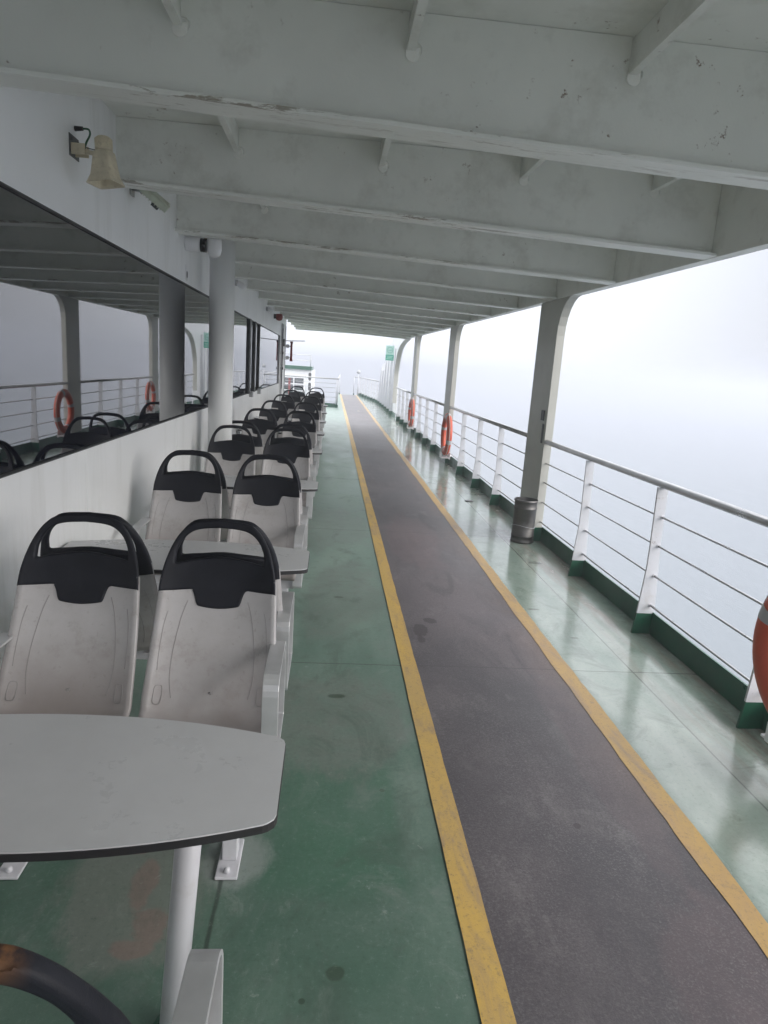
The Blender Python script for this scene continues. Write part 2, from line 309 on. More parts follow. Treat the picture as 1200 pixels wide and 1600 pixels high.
# ------------------------------------------------------------------ mesh helpers
class MB:
    def __init__(s): s.bm = bmesh.new(); s.mi = 0
    def _f(s, vs_):
        try:
            fc = s.bm.faces.new(vs_); fc.material_index = s.mi; return fc
        except ValueError: return None
    def box(s, x0, x1, y0, y1, z0, z1):
        v = [s.bm.verts.new(p) for p in ((x0,y0,z0),(x1,y0,z0),(x1,y1,z0),(x0,y1,z0),(x0,y0,z1),(x1,y0,z1),(x1,y1,z1),(x0,y1,z1))]
        for q in ((3,2,1,0),(4,5,6,7),(0,1,5,4),(1,2,6,5),(2,3,7,6),(3,0,4,7)): s._f([v[i] for i in q])
        return s
    def obox(s, c, ax, ay, az):      # oriented box: centre, half-axis vectors
        c, ax, ay, az = map(Vector, (c, ax, ay, az))
        v = [s.bm.verts.new(c + i*ax + j*ay + k*az) for k in (-1, 1) for i, j in ((-1,-1),(1,-1),(1,1),(-1,1))]
        for q in ((3,2,1,0),(4,5,6,7),(0,1,5,4),(1,2,6,5),(2,3,7,6),(3,0,4,7)): s._f([v[i] for i in q])
        return s
    def prism(s, pts, axis, a, b, cap=True):   # pts 2D; axis 'x' -> (y,z), 'y' -> (x,z), 'z' -> (x,y)
        def P(p, t): return {'x': (t, p[0], p[1]), 'y': (p[0], t, p[1]), 'z': (p[0], p[1], t)}[axis]
        A = [s.bm.verts.new(P(p, a)) for p in pts]; B = [s.bm.verts.new(P(p, b)) for p in pts]
        n = len(pts)
        for i in range(n): s._f([A[i], A[(i+1) % n], B[(i+1) % n], B[i]])
        s._f(A[::-1]); s._f(B)
        return s
    def tube(s, path, rad, seg=10, caps=True, flat=None):
        P = [Vector(p) for p in path]; rings = []; up = None
        for i, p in enumerate(P):
            t = (P[min(i+1, len(P)-1)] - P[max(i-1, 0)]).normalized()
            if up is None:
                up = t.orthogonal().normalized() if abs(t.z) > .9 else Vector((0, 0, 1))
            up = (up - up.dot(t)*t).normalized(); sd_ = t.cross(up)
            rr = rad[i] if isinstance(rad, (list, tuple)) else rad
            rings.append([s.bm.verts.new(p + rr*(math.cos(2*math.pi*k/seg)*sd_ + math.sin(2*math.pi*k/seg)*up)) for k in range(seg)])
        for a, b in zip(rings, rings[1:]):
            for k in range(seg):
                fc = s._f([a[k], a[(k+1) % seg], b[(k+1) % seg], b[k]])
                if fc: fc.smooth = True
        if caps: s._f(rings[0][::-1]); s._f(rings[-1])
        return s
    def loop(s, path, rad, seg=8):   # closed tube
        P = [Vector(p) for p in path]; n = len(P); rings = []
        nrm = sum(((P[i]-P[0]).cross(P[(i+1) % n]-P[0]) for i in range(n)), Vector()).normalized()
        for i in range(n):
            t = (P[(i+1) % n]-P[i-1]).normalized(); sd_ = t.cross(nrm).normalized(); nn = sd_.cross(t)
            rings.append([s.bm.verts.new(P[i] + rad*(math.cos(2*math.pi*k/seg)*sd_ + math.sin(2*math.pi*k/seg)*nn)) for k in range(seg)])
        for i in range(n):
            a, b = rings[i], rings[(i+1) % n]
            for k in range(seg):
                fc = s._f([a[k], a[(k+1) % seg], b[(k+1) % seg], b[k]])
                if fc: fc.smooth = True
        return s
    def lathe(s, prof, c, axis=(0, 0, 1), seg=32, caps=True):   # prof: (r, h)
        ax = Vector(axis).normalized(); o = ax.orthogonal().normalized(); q = ax.cross(o); c = Vector(c); rings = []
        for rr, h in prof: rings.append([s.bm.verts.new(c + ax*h + rr*(math.cos(2*math.pi*k/seg)*o + math.sin(2*math.pi*k/seg)*q)) for k in range(seg)])
        for a, b in zip(rings, rings[1:]):
            for k in range(seg):
                fc = s._f([a[k], a[(k+1) % seg], b[(k+1) % seg], b[k]])
                if fc: fc.smooth = True
        if caps: s._f(rings[0][::-1]); s._f(rings[-1])
        return s
    def build(s, name, mats, parent=None, bevel=0, recalc=True):
        if recalc: bmesh.ops.recalc_face_normals(s.bm, faces=s.bm.faces)
        me = bpy.data.meshes.new(name); s.bm.to_mesh(me); s.bm.free()
        for m in (mats if isinstance(mats, (list, tuple)) else [mats]): me.materials.append(m)
        o = bpy.data.objects.new(name, me); col.objects.link(o)
        if parent is not None: o.parent = parent
        if bevel:
            b = o.modifiers.new("bevel", 'BEVEL'); b.width = bevel; b.segments = 2; b.limit_method = 'ANGLE'; b.angle_limit = R(40)
        return o
def tag(o, label=None, cat=None, group=None, kind=None):
    if label: o['label'] = label
    if cat: o['category'] = cat
    if group: o['group'] = group
    if kind: o['kind'] = kind
    return o
def thing(name, loc, label, cat, group=None, rz=0):
    o = bpy.data.objects.new(name, None); col.objects.link(o); o.location = loc; o.rotation_euler = (0, 0, rz)
    o.empty_display_size = .1
    return tag(o, label, cat, group)
def copy_tree(o, parent=None):
    c = o.copy(); col.objects.link(c)
    if parent is not None: c.parent = parent
    for ch in list(KIDS.get(o.name, [])): copy_tree(ch, c)
    return c
KIDS = {}
def collect(o):
    for q in list(col.objects):
        if q.parent is not None: KIDS.setdefault(q.parent.name, [])
    KIDS.clear()
    for q in list(col.objects):
        if q.parent is not None: KIDS.setdefault(q.parent.name, []).append(q)
def arc(cx, cy, rr, a0, a1, n=8): return [(cx + rr*math.cos(R(a0+(a1-a0)*i/n)), cy + rr*math.sin(R(a0+(a1-a0)*i/n))) for i in range(n+1)]
def smooth(pts, n=5, closed=False):
    o = []; N = len(pts)
    for i in range(N if closed else N-1):
        p0, p1, p2, p3 = (pts[(i-1) % N] if closed or i else pts[0]), pts[i], pts[(i+1) % N], (pts[(i+2) % N] if closed or i+2 < N else pts[-1])
        for k in range(n):
            t = k/n
            o.append(tuple(.5*((2*b) + (-a+c)*t + (2*a-5*b+4*c-d)*t*t + (-a+3*b-3*c+d)*t**3) for a, b, c, d in zip(p0, p1, p2, p3)))
    if not closed: o.append(tuple(pts[-1]))
    return o
SH = .009                      # slight sheer of the deckhead
def zf(x, y): return 2.42 - .034*x + SH*(y-5)     # underside of the beams
def zp(y): return 2.77 + SH*(y-5)                 # deckhead plate
def ze(y): return 2.335 + .0095*(y-5)             # lower edge of the side girder
XW = -1.16

# ------------------------------------------------------------------ large structure: sea, deck, hull
s = MB(); s.box(-2500, 2500, -2500, 2500, -6.4, -6.0); tag(s.build("sea", sea_mat()), kind='structure')
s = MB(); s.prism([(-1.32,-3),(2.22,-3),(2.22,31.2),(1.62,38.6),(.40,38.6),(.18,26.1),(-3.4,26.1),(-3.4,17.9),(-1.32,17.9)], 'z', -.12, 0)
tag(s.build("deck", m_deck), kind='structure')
s = MB(); s.prism([(-7,-3),(2.18,-3),(2.18,31),(1.55,38.5),(.45,38.5),(.25,26),(-7,26)], 'z', -6.3, -.125)
tag(s.build("hull", m_wall), kind='structure')
def strip(name, x0, x1, y0, y1, z, m, jl, jr):
    s = MB(); n = int((y1-y0)/.06); A = []; 
    ja = jb = 0; prev = None
    for i in range(n+1):
        y = y0 + (y1-y0)*i/n
        ja = ja*.8 + rnd.uniform(-jl, jl); jb = jb*.8 + rnd.uniform(-jr, jr)
        a, b = s.bm.verts.new((x0+ja, y, z)), s.bm.verts.new((x1+jb, y, z))
        if prev: s._f([prev[0], prev[1], b, a])
        prev = (a, b)
    return tag(s.build(name, m, recalc=False), kind='structure')
strip("walkway", .50, 1.38, -2.5, 38.4, .003, m_track, 0, 0)
strip("line_left", .456, .543, -2.5, 38.4, .0055, m_yell, .0008, .0015)
strip("line_right", 1.338, 1.425, -2.5, 38.4, .0055, m_yelr, .003, .003)

# ------------------------------------------------------------------ deckhead: plate, transverse beams, stiffeners, side girder
ceil = thing("deckhead", (0, 0, 0), "grey white steel deckhead with crosswise beams over the walkway", "ceiling")
s = MB(); n = 12
s.prism([(-2.6, zp(-2.6)), (20.75, zp(20.75)), (20.75, zp(20.75)+.12), (-2.6, zp(-2.6)+.12)], 'x', -7, 2.17)
s.build("ceiling_plate", m_ceil, ceil)
STX = (-1.30, -.55, .205, .965, 1.70)
BY = [2.48 + 1.36*k for k in range(-3, 14)]
for y in BY:
    s = MB(); top = zp(y) - .001
    x0, x1 = XW-.02, 2.086
    pts = [(x0, zf(x0, y)), (x1, zf(x1, y)), (x1, top)]
    for sx in reversed(STX[1:]):
        zb = zp(y) - .122
        pts += [(sx+.008, top), (sx+.008, zb+.032), (sx+.026, zb+.030), (sx+.037, zb+.018), (sx+.037, zb+.002), (sx+.026, zb-.012), (sx+.008, zb-.016), (sx-.012, zb-.012), (sx-.012, top)]
    pts += [(x0, top)]
    s.prism(pts, 'y', y, y+.012)
    s.mi = 1
    for sx in STX[1:]:
        zb = zp(y) - .122
        s.prism([(sx+.006+.024*math.cos(R(q)), zb-.006+.024*math.sin(R(q))) for q in range(-200, 21, 20)] + [(sx+.028, zb+.016), (sx-.017, zb+.010)], 'y', y-.006, y-.0005)
    s.mi = 2
    # flange: slightly thick bulb at the lower edge
    for a, b in ((x0, x1),):
        s.obox(((a+b)/2, y+.003, zf((a+b)/2, y)-.004), ((b-a)/2, 0, -.034*(b-a)/2), (0, .065, 0), (0, 0, .008))
    s.build("beam", [m_beam, m_collar, m_flange], ceil, .002)
for sx in STX:
    s = MB(); s.prism([(-2.5, zp(-2.5)-.112), (20.5, zp(20.5)-.112), (20.5, zp(20.5)-.001), (-2.5, zp(-2.5)-.001)], 'x', sx-.005, sx+.005)
    s.prism([(-2.5, zp(-2.5)-.118), (20.5, zp(20.5)-.118), (20.5, zp(20.5)-.100), (-2.5, zp(-2.5)-.100)], 'x', sx-.014, sx+.0145)
    s.build("stiffener", m_beam, ceil)
s = MB(); s.prism([(-2.6, ze(-2.6)), (20.75, ze(20.75)), (20.75, zp(20.75)-.001), (-2.6, zp(-2.6)-.001)], 'x', 2.088, 2.168)
s.build("side_girder", m_beam, ceil, .003)
s = MB(); s.box(XW, 2.086, 20.70, 20.75, zp(20)-.36, zp(20.7)-.001); s.build("end_girder", m_beam, ceil)

# ------------------------------------------------------------------ side pillars
PY = [(6.4, 7.0), (11.85, 12.45), (17.3, 17.9), (.95, 1.55)]
names = ["nearest broad white steel pillar at the railing with the steel bin at its foot",
         "second steel pillar at the railing, with an orange ring in front of it",
         "third and farthest steel pillar at the railing under the deckhead",
         "white steel pillar at the railing beside the camera"]
for (a, b), lab in list(zip(PY, names))[:3]:
    t = thing("steel_pillar", (2.128, (a+b)/2, 0), lab, "pillar", "side pillars along the railing")
    o = (a+b)/2; s = MB(); zt = ze(a)-.001
    pts = [(a-o, .002), (b-o, .002), (b-o, zt)] + [(a-o-.34+.34*math.cos(R(q))*1.0, zt-.34+.34*math.sin(R(q))) for q in (90, 75, 60, 45, 30, 15, 0)]
    pts = [(a-o, .14), (b-o, .14), (b-o, zt), (a-o-.34, zt)] + [(a-o-.34+.34*(1-math.cos(R(q))), zt-.34*(1-math.sin(R(q)))) for q in (75, 60, 45, 30, 15, 0)]
    # concave fillet on the near side: centre of the arc lies in the opening
    pts = [(a-o, .14), (b-o, .14), (b-o, zt), (a-o-.34, zt)] + [(a-o-.34+.34*math.sin(R(q)), zt-.34+.34*math.cos(R(q))) for q in (15, 30, 45, 60, 75, 90)]
    s.prism(pts, 'x', -.038, .042)
    s.build("column", m_pillar, t, .003)
    s = MB(); s.box(-.04, .044, a-o-.002, b-o+.002, .002, .139); s.build("painted_base", m_green, t)
    if a == 6.4:
        s = MB(); s.box(-.050, -.038, -.22, -.14, 1.20, 1.30); s.build("plaque", m_dkgrey, t, .001)
        s = MB(); s.box(-.046, -.038, -.24, -.20, .98, 1.17); s.build("marker_strip", m_dkgrey, t, .001)

# ------------------------------------------------------------------ railings
def railing(p0, p1, posts, label, h=1.0, rods=(.2, .4, .6, .79), kerb=True, flare=True, group="railings round the deck"):
    p0 = Vector(p0); p1 = Vector(p1); L = (p1-p0).length; dv = (p1-p0)/L
    t = thing("railing", (p0.x, p0.y, 0), label, "railing", group, math.atan2(-dv.x, dv.y))   # local y runs along, local x outboard
    s = MB(); s.tube([(.015, 0, h), (.015, L, h)], .024, 14); s.build("top_rail", m_rail, t)
    for z in rods:
        s = MB(); x = .03+.02*(1-z)
        s.tube([(x, 0, z), (x, L, z)], .0075, 8); s.build("rod", m_rail, t)
    for y in posts:
        s = MB()
        if flare:
            s.prism([(-.036, .142), (.084, .142), (.054, .60), (.046, h-.02), (-.022, h-.02), (-.014, .60), (-.014, .46), (-.020, .36)], 'y', y-.007, y+.007)
            s.mi = 1; s.prism([(-.052, .002), (.084, .002), (.084, .1415), (-.036, .1415)], 'y', y-.008, y+.008)
        else:
            s.tube([(.015, y, .1), (.015, y, h)], .02, 10); s.mi = 1; s.box(-.02, .05, y-.03, y+.03, .002, .1)
        for z in rods:
            s.mi = 0; x = .03+.02*(1-z); s.lathe([(.012, -.014), (.012, .014)], (x, y, z), (0, 1, 0), 10)
        s.build("post", [m_post, m_green], t)
    if kerb:
        s = MB(); s.prism([(0, .001), (L, .001), (L, .15)] + [(L*k/12, .15+rnd.uniform(-.004, .008)) for k in range(11, 0, -1)] + [(0, .15)], 'x', .07, .08); s.build("kerb_plate", m_green, t)
    return t
XR = 2.10
railing((XR, -2.6), (XR, 6.398), [.43+2.6-1.2, .43+2.6, 1.63+2.6, 2.83+2.6, 4.02+2.6, 5.24+2.6], "nearest stretch of white flared-post railing, in front of the first pillar")
railing((XR, 7.002), (XR, 11.848), [1.15, 2.35, 3.55], "railing stretch between the first and second pillars")
railing((XR, 12.452), (XR, 17.298), [1.1, 2.35, 3.6], "railing stretch between the second and third pillars")
railing((XR, 17.902), (XR, 22.4), [1.0, 2.1, 3.2], "railing stretch between the third pillar and the curved side plate")
railing((XR, 31.0), (1.52, 38.45), [.4, 1.4, 2.4, 3.4, 4.6, 5.8, 7.0], "slanting railing running inward at the far bow end of the deck")
railing((1.50, 38.5), (.55, 38.5), [.02, .93], "short crosswise railing closing the far end of the walkway", kerb=False, flare=False) if False else None
railing((.44, 38.2), (.24, 26.0), [.05, 12.1], "thin railing along the left edge of the narrow bow deck", 1.08, (.27, .54, .81), False, False)
railing((.22, 26.0), (-3.35, 26.0), [.04, 1.2, 2.4, 3.5], "crosswise pipe railing closing the deck ahead of the seats", 1.08, (.2, .38, .56, .74, .9), True, False)

# curved bulwark plate beyond the canopy
t = thing("side_plate", (2.10, 25, 0), "tall white curved steel side plate rising beyond the canopy", "bulwark")
near = smooth([(22.6, .12), (22.62, 1.13), (22.5, 1.63), (22.0, 2.12), (21.0, 2.36), (19.6, ze(19.6)+.0), ], 5)
far = smooth([(25.6, 2.70), (26.4, 2.45), (27.6, 2.0), (29.2, 1.80), (30.2, 1.70), (30.9, 1.45), (31.0, 1.0), (31.0, .12)], 4)
s = MB(); pts = [(y-25, z) for y, z in near] + [(20.76-25, ze(20)+.02), (20.78-25, 2.9), (24.5-25, 2.95)] + [(y-25, z) for y, z in far]
s.prism(pts, 'x', 0.07, .10); s.build("plate", m_wall, t)
s = MB(); P = [(.05, y-25, z) for y, z in near[2:]]
rings = [(s.bm.verts.new((-.06, p[1], p[2])), s.bm.verts.new((.07, p[1], p[2]))) for p in P]
for a, b in zip(rings, rings[1:]): s._f([a[0], a[1], b[1], b[0]])
o = s.build("curved_flange", m_pillar, t); md = o.modifiers.new("thick", 'SOLIDIFY'); md.thickness = .012
for y in (23.9, 25.2, 26.5, 27.8, 29.1, 30.4):
    s = MB(); zt = 2.3 if y < 26 else (1.9 if y < 28 else 1.5)
    s.prism([(-.04, .13), (.07, .13), (.07, zt), (.03, zt)], 'y', y-25-.006, y-25+.006); s.mi = 1
    s.prism([(-.055, .002), (.07, .002), (.07, .129), (-.04, .129)], 'y', y-25-.008, y-25+.008); s.build("stiffener", [m_post, m_green], t)
s = MB(); s.box(.055, .069, -2.4, 6, .002, .14); s.build("kerb_plate", m_green, t)

# ------------------------------------------------------------------ cabin wall
cab = thing("cabin_wall", (XW, 6, 0), "long white cabin wall with a band of dark tinted windows", "wall")
def cb(s, x0, x1, y0, y1, z0, z1): return s.box(x0-XW, x1-XW, y0-6, y1-6, z0, z1)
ZB, ZT = 1.125, 2.135
s = MB(); cb(s, XW-.12, XW, -2.8, 15.0, .001, ZB); s.build("lower_panel", m_wall, cab)
s = MB(); cb(s, XW-.12, XW, -2.8, 15.0, ZT, 2.95); s.build("upper_panel", m_wall, cab)
s = MB(); cb(s, XW-.12, XW, 15.0, 16.8, .001, 2.97); cb(s, XW-.12-5.5, XW-.12, 16.68, 16.8, .001, 2.97); s.build("end_panel", m_wall, cab)
for y in (3.3, 5.2): 
    s = MB(); cb(s, XW-.001, XW+.0015, y, y+.012, .02, ZB-.01); s.build("panel_seam", m_wall, cab)
def window(y0, y1, hinge=False):
    s = MB(); g = .014
    cb(s, XW-.03, XW-.006, y0, y0+g, ZB, ZT); cb(s, XW-.03, XW-.006, y1-g, y1, ZB, ZT)
    cb(s, XW-.03, XW+.002, y0+g, y1-g, ZB+.0005, ZB+.008); cb(s, XW-.03, XW+.002, y0+g, y1-g, ZT-.008, ZT-.0005)
    fr = s.build("window", m_rubber, cab)
    s = MB(); cb(s, XW-.022, XW-.012, y0+g, y1-g, ZB+.008, ZT-.008); s.build("pane", m_glass, fr)
window(-2.7, 9.55)
for a, b in ((9.55, 9.74), (10.2, 10.32), (10.82, 10.87)):
    s = MB(); cb(s, XW-.03, XW+.012, a, b, ZB, ZT); s.build("window_mullion", m_rubber, cab)
window(9.74, 10.2); window(10.32, 10.82); window(10.87, 14.98)
s = MB()
for y in (9.7, 10.75): cb(s, XW+.001, XW+.05, y, y+.10, ZB-.05, ZB+.03)
s.build("window_latch", m_rail, cab)
# vertical piping and cables at the end of the wall
s = MB()
for y, rr in ((15.2, .012), (15.45, .018), (16.4, .010)): s.tube([(.02, y-6, .1), (.02, y-6, 2.4)], rr, 8)
s.build("wall_pipe", m_leg, cab)
s = MB(); s.tube([(.03, 9.3, 1.0), (.035, 9.3, 1.8), (.03, 9.3, 2.3)], .014, 8)
for z in (1.42, 1.75, 2.0): s.box(.0, .06, 9.26, 9.34, z, z+.05)
s.build("cable_run", m_cable, cab)
s = MB(); s.box(.001, .006, -.50, -.44, 2.16, 2.27); s.mi = 1; s.box(.0061, .0075, -.49, -.45, 2.18, 2.225); s.build("notice_plate", [m_white, m_dkgrey], cab)

# things on the wall end
t = thing("wall_bracket_rod", (XW, 15.7, 2.05), "thin horizontal metal rod sticking out from the far wall end", "rod")
s = MB(); s.tube([(0, 0, 0), (.50, .1, .03)], .008, 8); s.box(0, .05, -.03, .03, -.12, .04); s.build("rod", m_dkgrey, t)
t = thing("red_tube", (XW, 16.6, 1.83), "dark red upright tube held off the far wall end by two clamps", "tube")
s = MB(); s.tube([(.15, 0, -.22), (.15, 0, .22)], [.03, .026], 12); s.lathe([(.036, 0), (.036, .04)], (.15, 0, .2)); s.lathe([(.036, 0), (.036, .04)], (.15, 0, -.22)); s.build("tube", m_red, t)
for z in (-.14, .13):
    s = MB(); s.tube([(0, 0, z), (.15, 0, z)], .012, 8); s.lathe([(.045, -.015), (.045, .015)], (.06, 0, z), (0, 1, 0), 16)
    s.build("clamp", m_leg, t)
t = thing("alarm_beacon", (XW+.06, 13.3, 2.41), "dark red alarm beacon up under the deckhead by the wall", "alarm")
s = MB(); s.lathe([(.03, .06), (.06, .055), (.07, 0), (.055, -.05), (.02, -.065)], (0.04, 0, 0)); s.build("beacon", m_red, t); s = MB(); s.box(-.06, 0, -.04, .04, -.03, .05); s.build("mount", m_cable, t)

# white round pillar by the seats
t = thing("round_pillar", (-.965, 6.02, 0), "round white steel pillar standing between the seats and the windows", "pillar")
s = MB(); s.lathe([(.104, .002), (.104, zf(-.965, 6)+.12)], (0, 0, 0), seg=48); s.build("column", m_wall, t)
s = MB(); s.lathe([(.1055, .002), (.1055, .10)], (0, 0, 0), seg=48, caps=False); s.build("painted_base", m_green, t)

# ------------------------------------------------------------------ horn loudspeaker, floodlight, camera, small lamps
t = thing("horn_speaker", (XW, 3.26, 2.44), "yellowed beige horn loudspeaker on the wall, nearest the camera", "loudspeaker")
s = MB(); s.box(0, .006, -.13, .09, -.09, .09)
for a, b in ((-.09, .05), (.03, -.05), (-.02, .03), (.06, .06)): s.lathe([(.012, 0), (.010, .012)], (.006, a, b), (1, 0, 0), 8)
s.build("mounting_plate", m_dkgrey, t)
t.scale = (.49, .49, .49)
ax = Vector((.06, -.06, -.99)).normalized(); c0 = Vector((.29, -.13, .06))
rt = Vector((.93, -.30, .17)); rt = (rt - rt.dot(ax)*ax).normalized(); fw = ax.cross(rt)
s = MB(); s.box(.006, .12, -.10, -.085, -.07, .02); s.box(.006, .12, .0, .012, -.07, .02); s.tube([(.06, -.11, -.03), (.06, .02, -.03)], .016, 10)
s.tube([(.09, -.05, -.03), tuple(c0+ax*.12-rt*.05)], .02, 10); s.build("bracket", m_beige, t)
def sq(s, prof, n=40):
    rings = []
    for h, a, b, e in prof:       # superellipse rings: height along ax, half sizes, exponent
        rg = []
        for k in range(n):
            th = 2*math.pi*k/n; cs, sn = math.cos(th), math.sin(th)
            x = a*math.copysign(abs(cs)**(2/e), cs); y = b*math.copysign(abs(sn)**(2/e), sn)
            rg.append(s.bm.verts.new(c0 + ax*h + rt*x + fw*y))
        rings.append(rg)
    for p, q in zip(rings, rings[1:]):
        for k in range(n):
            fc = s._f([p[k], p[(k+1) % n], q[(k+1) % n], q[k]]); 
            if fc: fc.smooth = True
    return rings
s = MB(); rg = sq(s, [(.100, .066, .066, 2.2), (.112, .078, .074, 4), (.20, .084, .078, 7), (.30, .098, .088, 9), (.35, .120, .102, 11), (.366, .128, .108, 12), (.372, .128, .108, 12), (.366, .116, .096, 10), (.30, .08, .066, 7), (.24, .05, .045, 4), (.23, .012, .012, 2)])
s._f(rg[-1]); s.build("horn", m_beige, t)
s = MB(); rg = sq(s, [(-.015, .052, .052, 2), (-.005, .064, .064, 2), (.098, .072, .072, 2)], 48); s._f(rg[0][::-1]); s._f(rg[-1])
for k in range(24):
    th = 2*math.pi*k/24; d_ = rt*math.cos(th)+fw*math.sin(th)
    s.obox(c0+ax*.045+d_*.0675, ax*.042, d_*.005, ax.cross(d_)*.0045)
s.build("ribbed_cap", m_beige, t)
s = MB(); s.lathe([(.02, 0), (.02, .012)], c0+ax*.245, ax, 12); s.build("horn_throat", m_black, t)
s = MB(); s.tube([(.0, .02, .165), (.07, .02, .17)], [.022, .017], 12); s.build("cable_gland", m_cable, t)
s = MB(); s.tube([tuple(c0-rt*.05+ax*.09), (.17, -.10, -.02), (.10, -.06, .0)], .004, 6); s.build("cable_tie", m_cable, t)
s = MB(); s.tube(smooth([(.07, .02, .17), (.12, .015, .165), (.135, 0, .12), (.11, -.02, .05), (.10, -.05, -.02)], 5), .0085, 8); s.build("cable", m_gcable, t)

t = thing("floodlight", (XW, 4.10, 2.475), "tilted pale floodlight box on the wall just beyond the horn loudspeaker", "floodlight"); t.scale = (.7, .7, .7)
s = MB(); s.box(0, .012, -.05, .05, -.05, .05); s.tube([(0, 0, 0), (.07, -.02, -.01), (.09, -.03, -.03)], .012, 8); s.build("arm", m_rail, t)
A = Vector((.72, .25, -.55)).normalized(); B = Vector((-.1, .95, .25)); B = (B-B.dot(A)*A).normalized(); C_ = A.cross(B)
s = MB(); c = Vector((.19, -.02, -.06)); s.obox(c, A*.115, B*.11, C_*.022); s.obox(c+C_*.028, A*.105, B*.10, C_*.006)
for k in range(-3, 4): s.obox(c-C_*.028+A*.025*k, A*.003, B*.10, C_*.006)
s.build("housing", m_lamp, t, .003)
s = MB(); s.obox(c+A*.03-C_*.035-B*.02, A*.03, B*.03, C_*.02); s.build("junction_box", m_dkgrey, t, .002)

t = thing("security_camera", (XW, 5.5, 2.425), "white and black security camera on the wall beside the round pillar", "camera")
s = MB(); s.lathe([(.05, 0), (.055, .02), (.055, .10), (.045, .115)], (0, 0, 0), (1, 0, 0)); s.build("mount", m_white, t)
s = MB(); s.lathe([(.05, .115), (.05, .155)], (0, 0, -.005), (1, 0, 0)); s.build("lens_ring", m_black, t)
s = MB(); s.lathe([(.052, .045), (.056, .03), (.056, -.03), (.045, -.07), (.02, -.085)], (.215, 0, 0)); s.build("dome", m_white, t)
s = MB(); s.box(.14, .20, -.015, .015, .025, .045); s.build("arm", m_black, t)
for y, lab in ((8.15, "small white bulkhead lamp on the wall just past the round pillar"), (11.8, "small white bulkhead lamp farther along the wall")):
    t = thing("bulkhead_lamp", (XW, y, 2.44), lab, "lamp", "small wall lamps")
    s = MB(); s.lathe([(.035, 0), (.035, .03)], (0, 0, 0), (1, 0, 0), 16); s.build("base", m_leg, t)
    s = MB(); s.lathe([(.03, .0), (.036, .03), (.034, .08), (.015, .10)], (.03, 0, 0), (.8, -.3, -.5), 16); s.build("lamp_cover", m_white, t)

# ------------------------------------------------------------------ bin
t = thing("litter_bin", (1.965, 6.36, 0), "dented stainless steel cylindrical litter bin at the foot of the first pillar", "bin")
s = MB(); prof = [(.112, .004), (.116, .012), (.110, .02), (.110, .06), (.114, .065), (.114, .072), (.110, .078), (.110, .335), (.114, .34), (.114, .352), (.110, .358), (.110, .405), (.117, .415), (.117, .43), (.108, .432), (.105, .05), (.0, .05)]
s.lathe(prof, (0, 0, 0), seg=40, caps=False); bmesh.ops.remove_doubles(s.bm, verts=s.bm.verts, dist=.0004)
for v in s.bm.verts:
    a = math.atan2(v.co.y, v.co.x); k = math.exp(-((a+2.0)/.5)**2 - ((v.co.z-.22)/.08)**2)*.010
    v.co.x *= 1-k*8; v.co.y *= 1-k*8
s.bm.faces.ensure_lookup_table(); s.build("body", m_bin, t)
s = MB(); s.loop([(.1155*math.cos(R(q)), .1155*math.sin(R(q)), .17+.012*math.sin(R(q*2))) for q in range(0, 360, 15)], .0018, 6)
s.tube([(.10, -.06, .17), (.15, -.02, .20)], .0018, 6); s.build("securing_wire", m_leg, t)

# ------------------------------------------------------------------ life rings with brackets
def life_ring(x, y, z, lab, tilt=0.0):
    t = thing("life_ring", (x, y, z), lab, "life ring", "orange life rings on the railing", tilt)
    Rm, rr = .30, .056
    s = MB(); rings = []; N = 64
    for i in range(N):
        a = 2*math.pi*i/N; c = Vector((0, math.cos(a), math.sin(a)))
        rings.append([s.bm.verts.new(c*(Rm+rr*1.15*math.cos(2*math.pi*k/16)) + Vector((rr*.85*math.sin(2*math.pi*k/16), 0, 0))) for k in range(16)])
    for i in range(N):
        a, b = rings[i], rings[(i+1) % N]
        for k in range(16): s._f([a[k], a[(k+1) % 16], b[(k+1) % 16], b[k]]).smooth = True
    s.build("ring_body", m_orange, t)
    for q in (18, 108, 198, 288):
        s = MB(); rg = []
        for i in range(5):
            a = R(q-6+12*i/4); c = Vector((0, math.cos(a), math.sin(a)))
            rg.append([s.bm.verts.new(c*(Rm+(rr*1.15+.002)*math.cos(2*math.pi*k/16)) + Vector(((rr*.85+.002)*math.sin(2*math.pi*k/16), 0, 0))) for k in range(16)])
        for a, b in zip(rg, rg[1:]):
            for k in range(16): s._f([a[k], a[(k+1) % 16], b[(k+1) % 16], b[k]]).smooth = True
        s.build("reflective_band", m_grey, t)
    s = MB(); P = []
    for i in range(96):
        a = 2*math.pi*i/96; sag = .012*abs(math.sin(2*a)); P.append((-.010, (Rm+rr*1.15+.001+sag*.3)*math.cos(a), (Rm+rr*1.15+.001+sag*.3)*math.sin(a)))
    s.loop(P, .0045, 6); s.build("grab_rope", m_rope, t)
    # holder
    h = thing("ring_holder", (x, y, z-.36), "white U-shaped holder under " + lab.split(",")[0], "bracket", "life ring holders", tilt)
    s = MB(); s.obox((0, 0, -.035), (.07, 0, 0), (0, .13, 0), (0, 0, .006)); s.obox((-.068, 0, 0), (.005, 0, 0), (0, .10, 0), (0, 0, .045)); s.obox((.07, 0, 0), (.005, 0, 0), (0, .13, 0), (0, 0, .06))
    s.obox((.10, 0, -.01), (.03, 0, 0), (0, .02, 0), (0, 0, .012)); s.build("cradle", m_white, h, .003)
    return t
life_ring(1.985, 2.36, .56, "nearest orange life ring, cut off by the right edge of the view")
life_ring(2.0, 11.42, .56, "middle orange life ring, hanging in front of the second pillar")
life_ring(2.0, 16.75, .57, "farthest orange life ring, hanging in front of the third pillar")

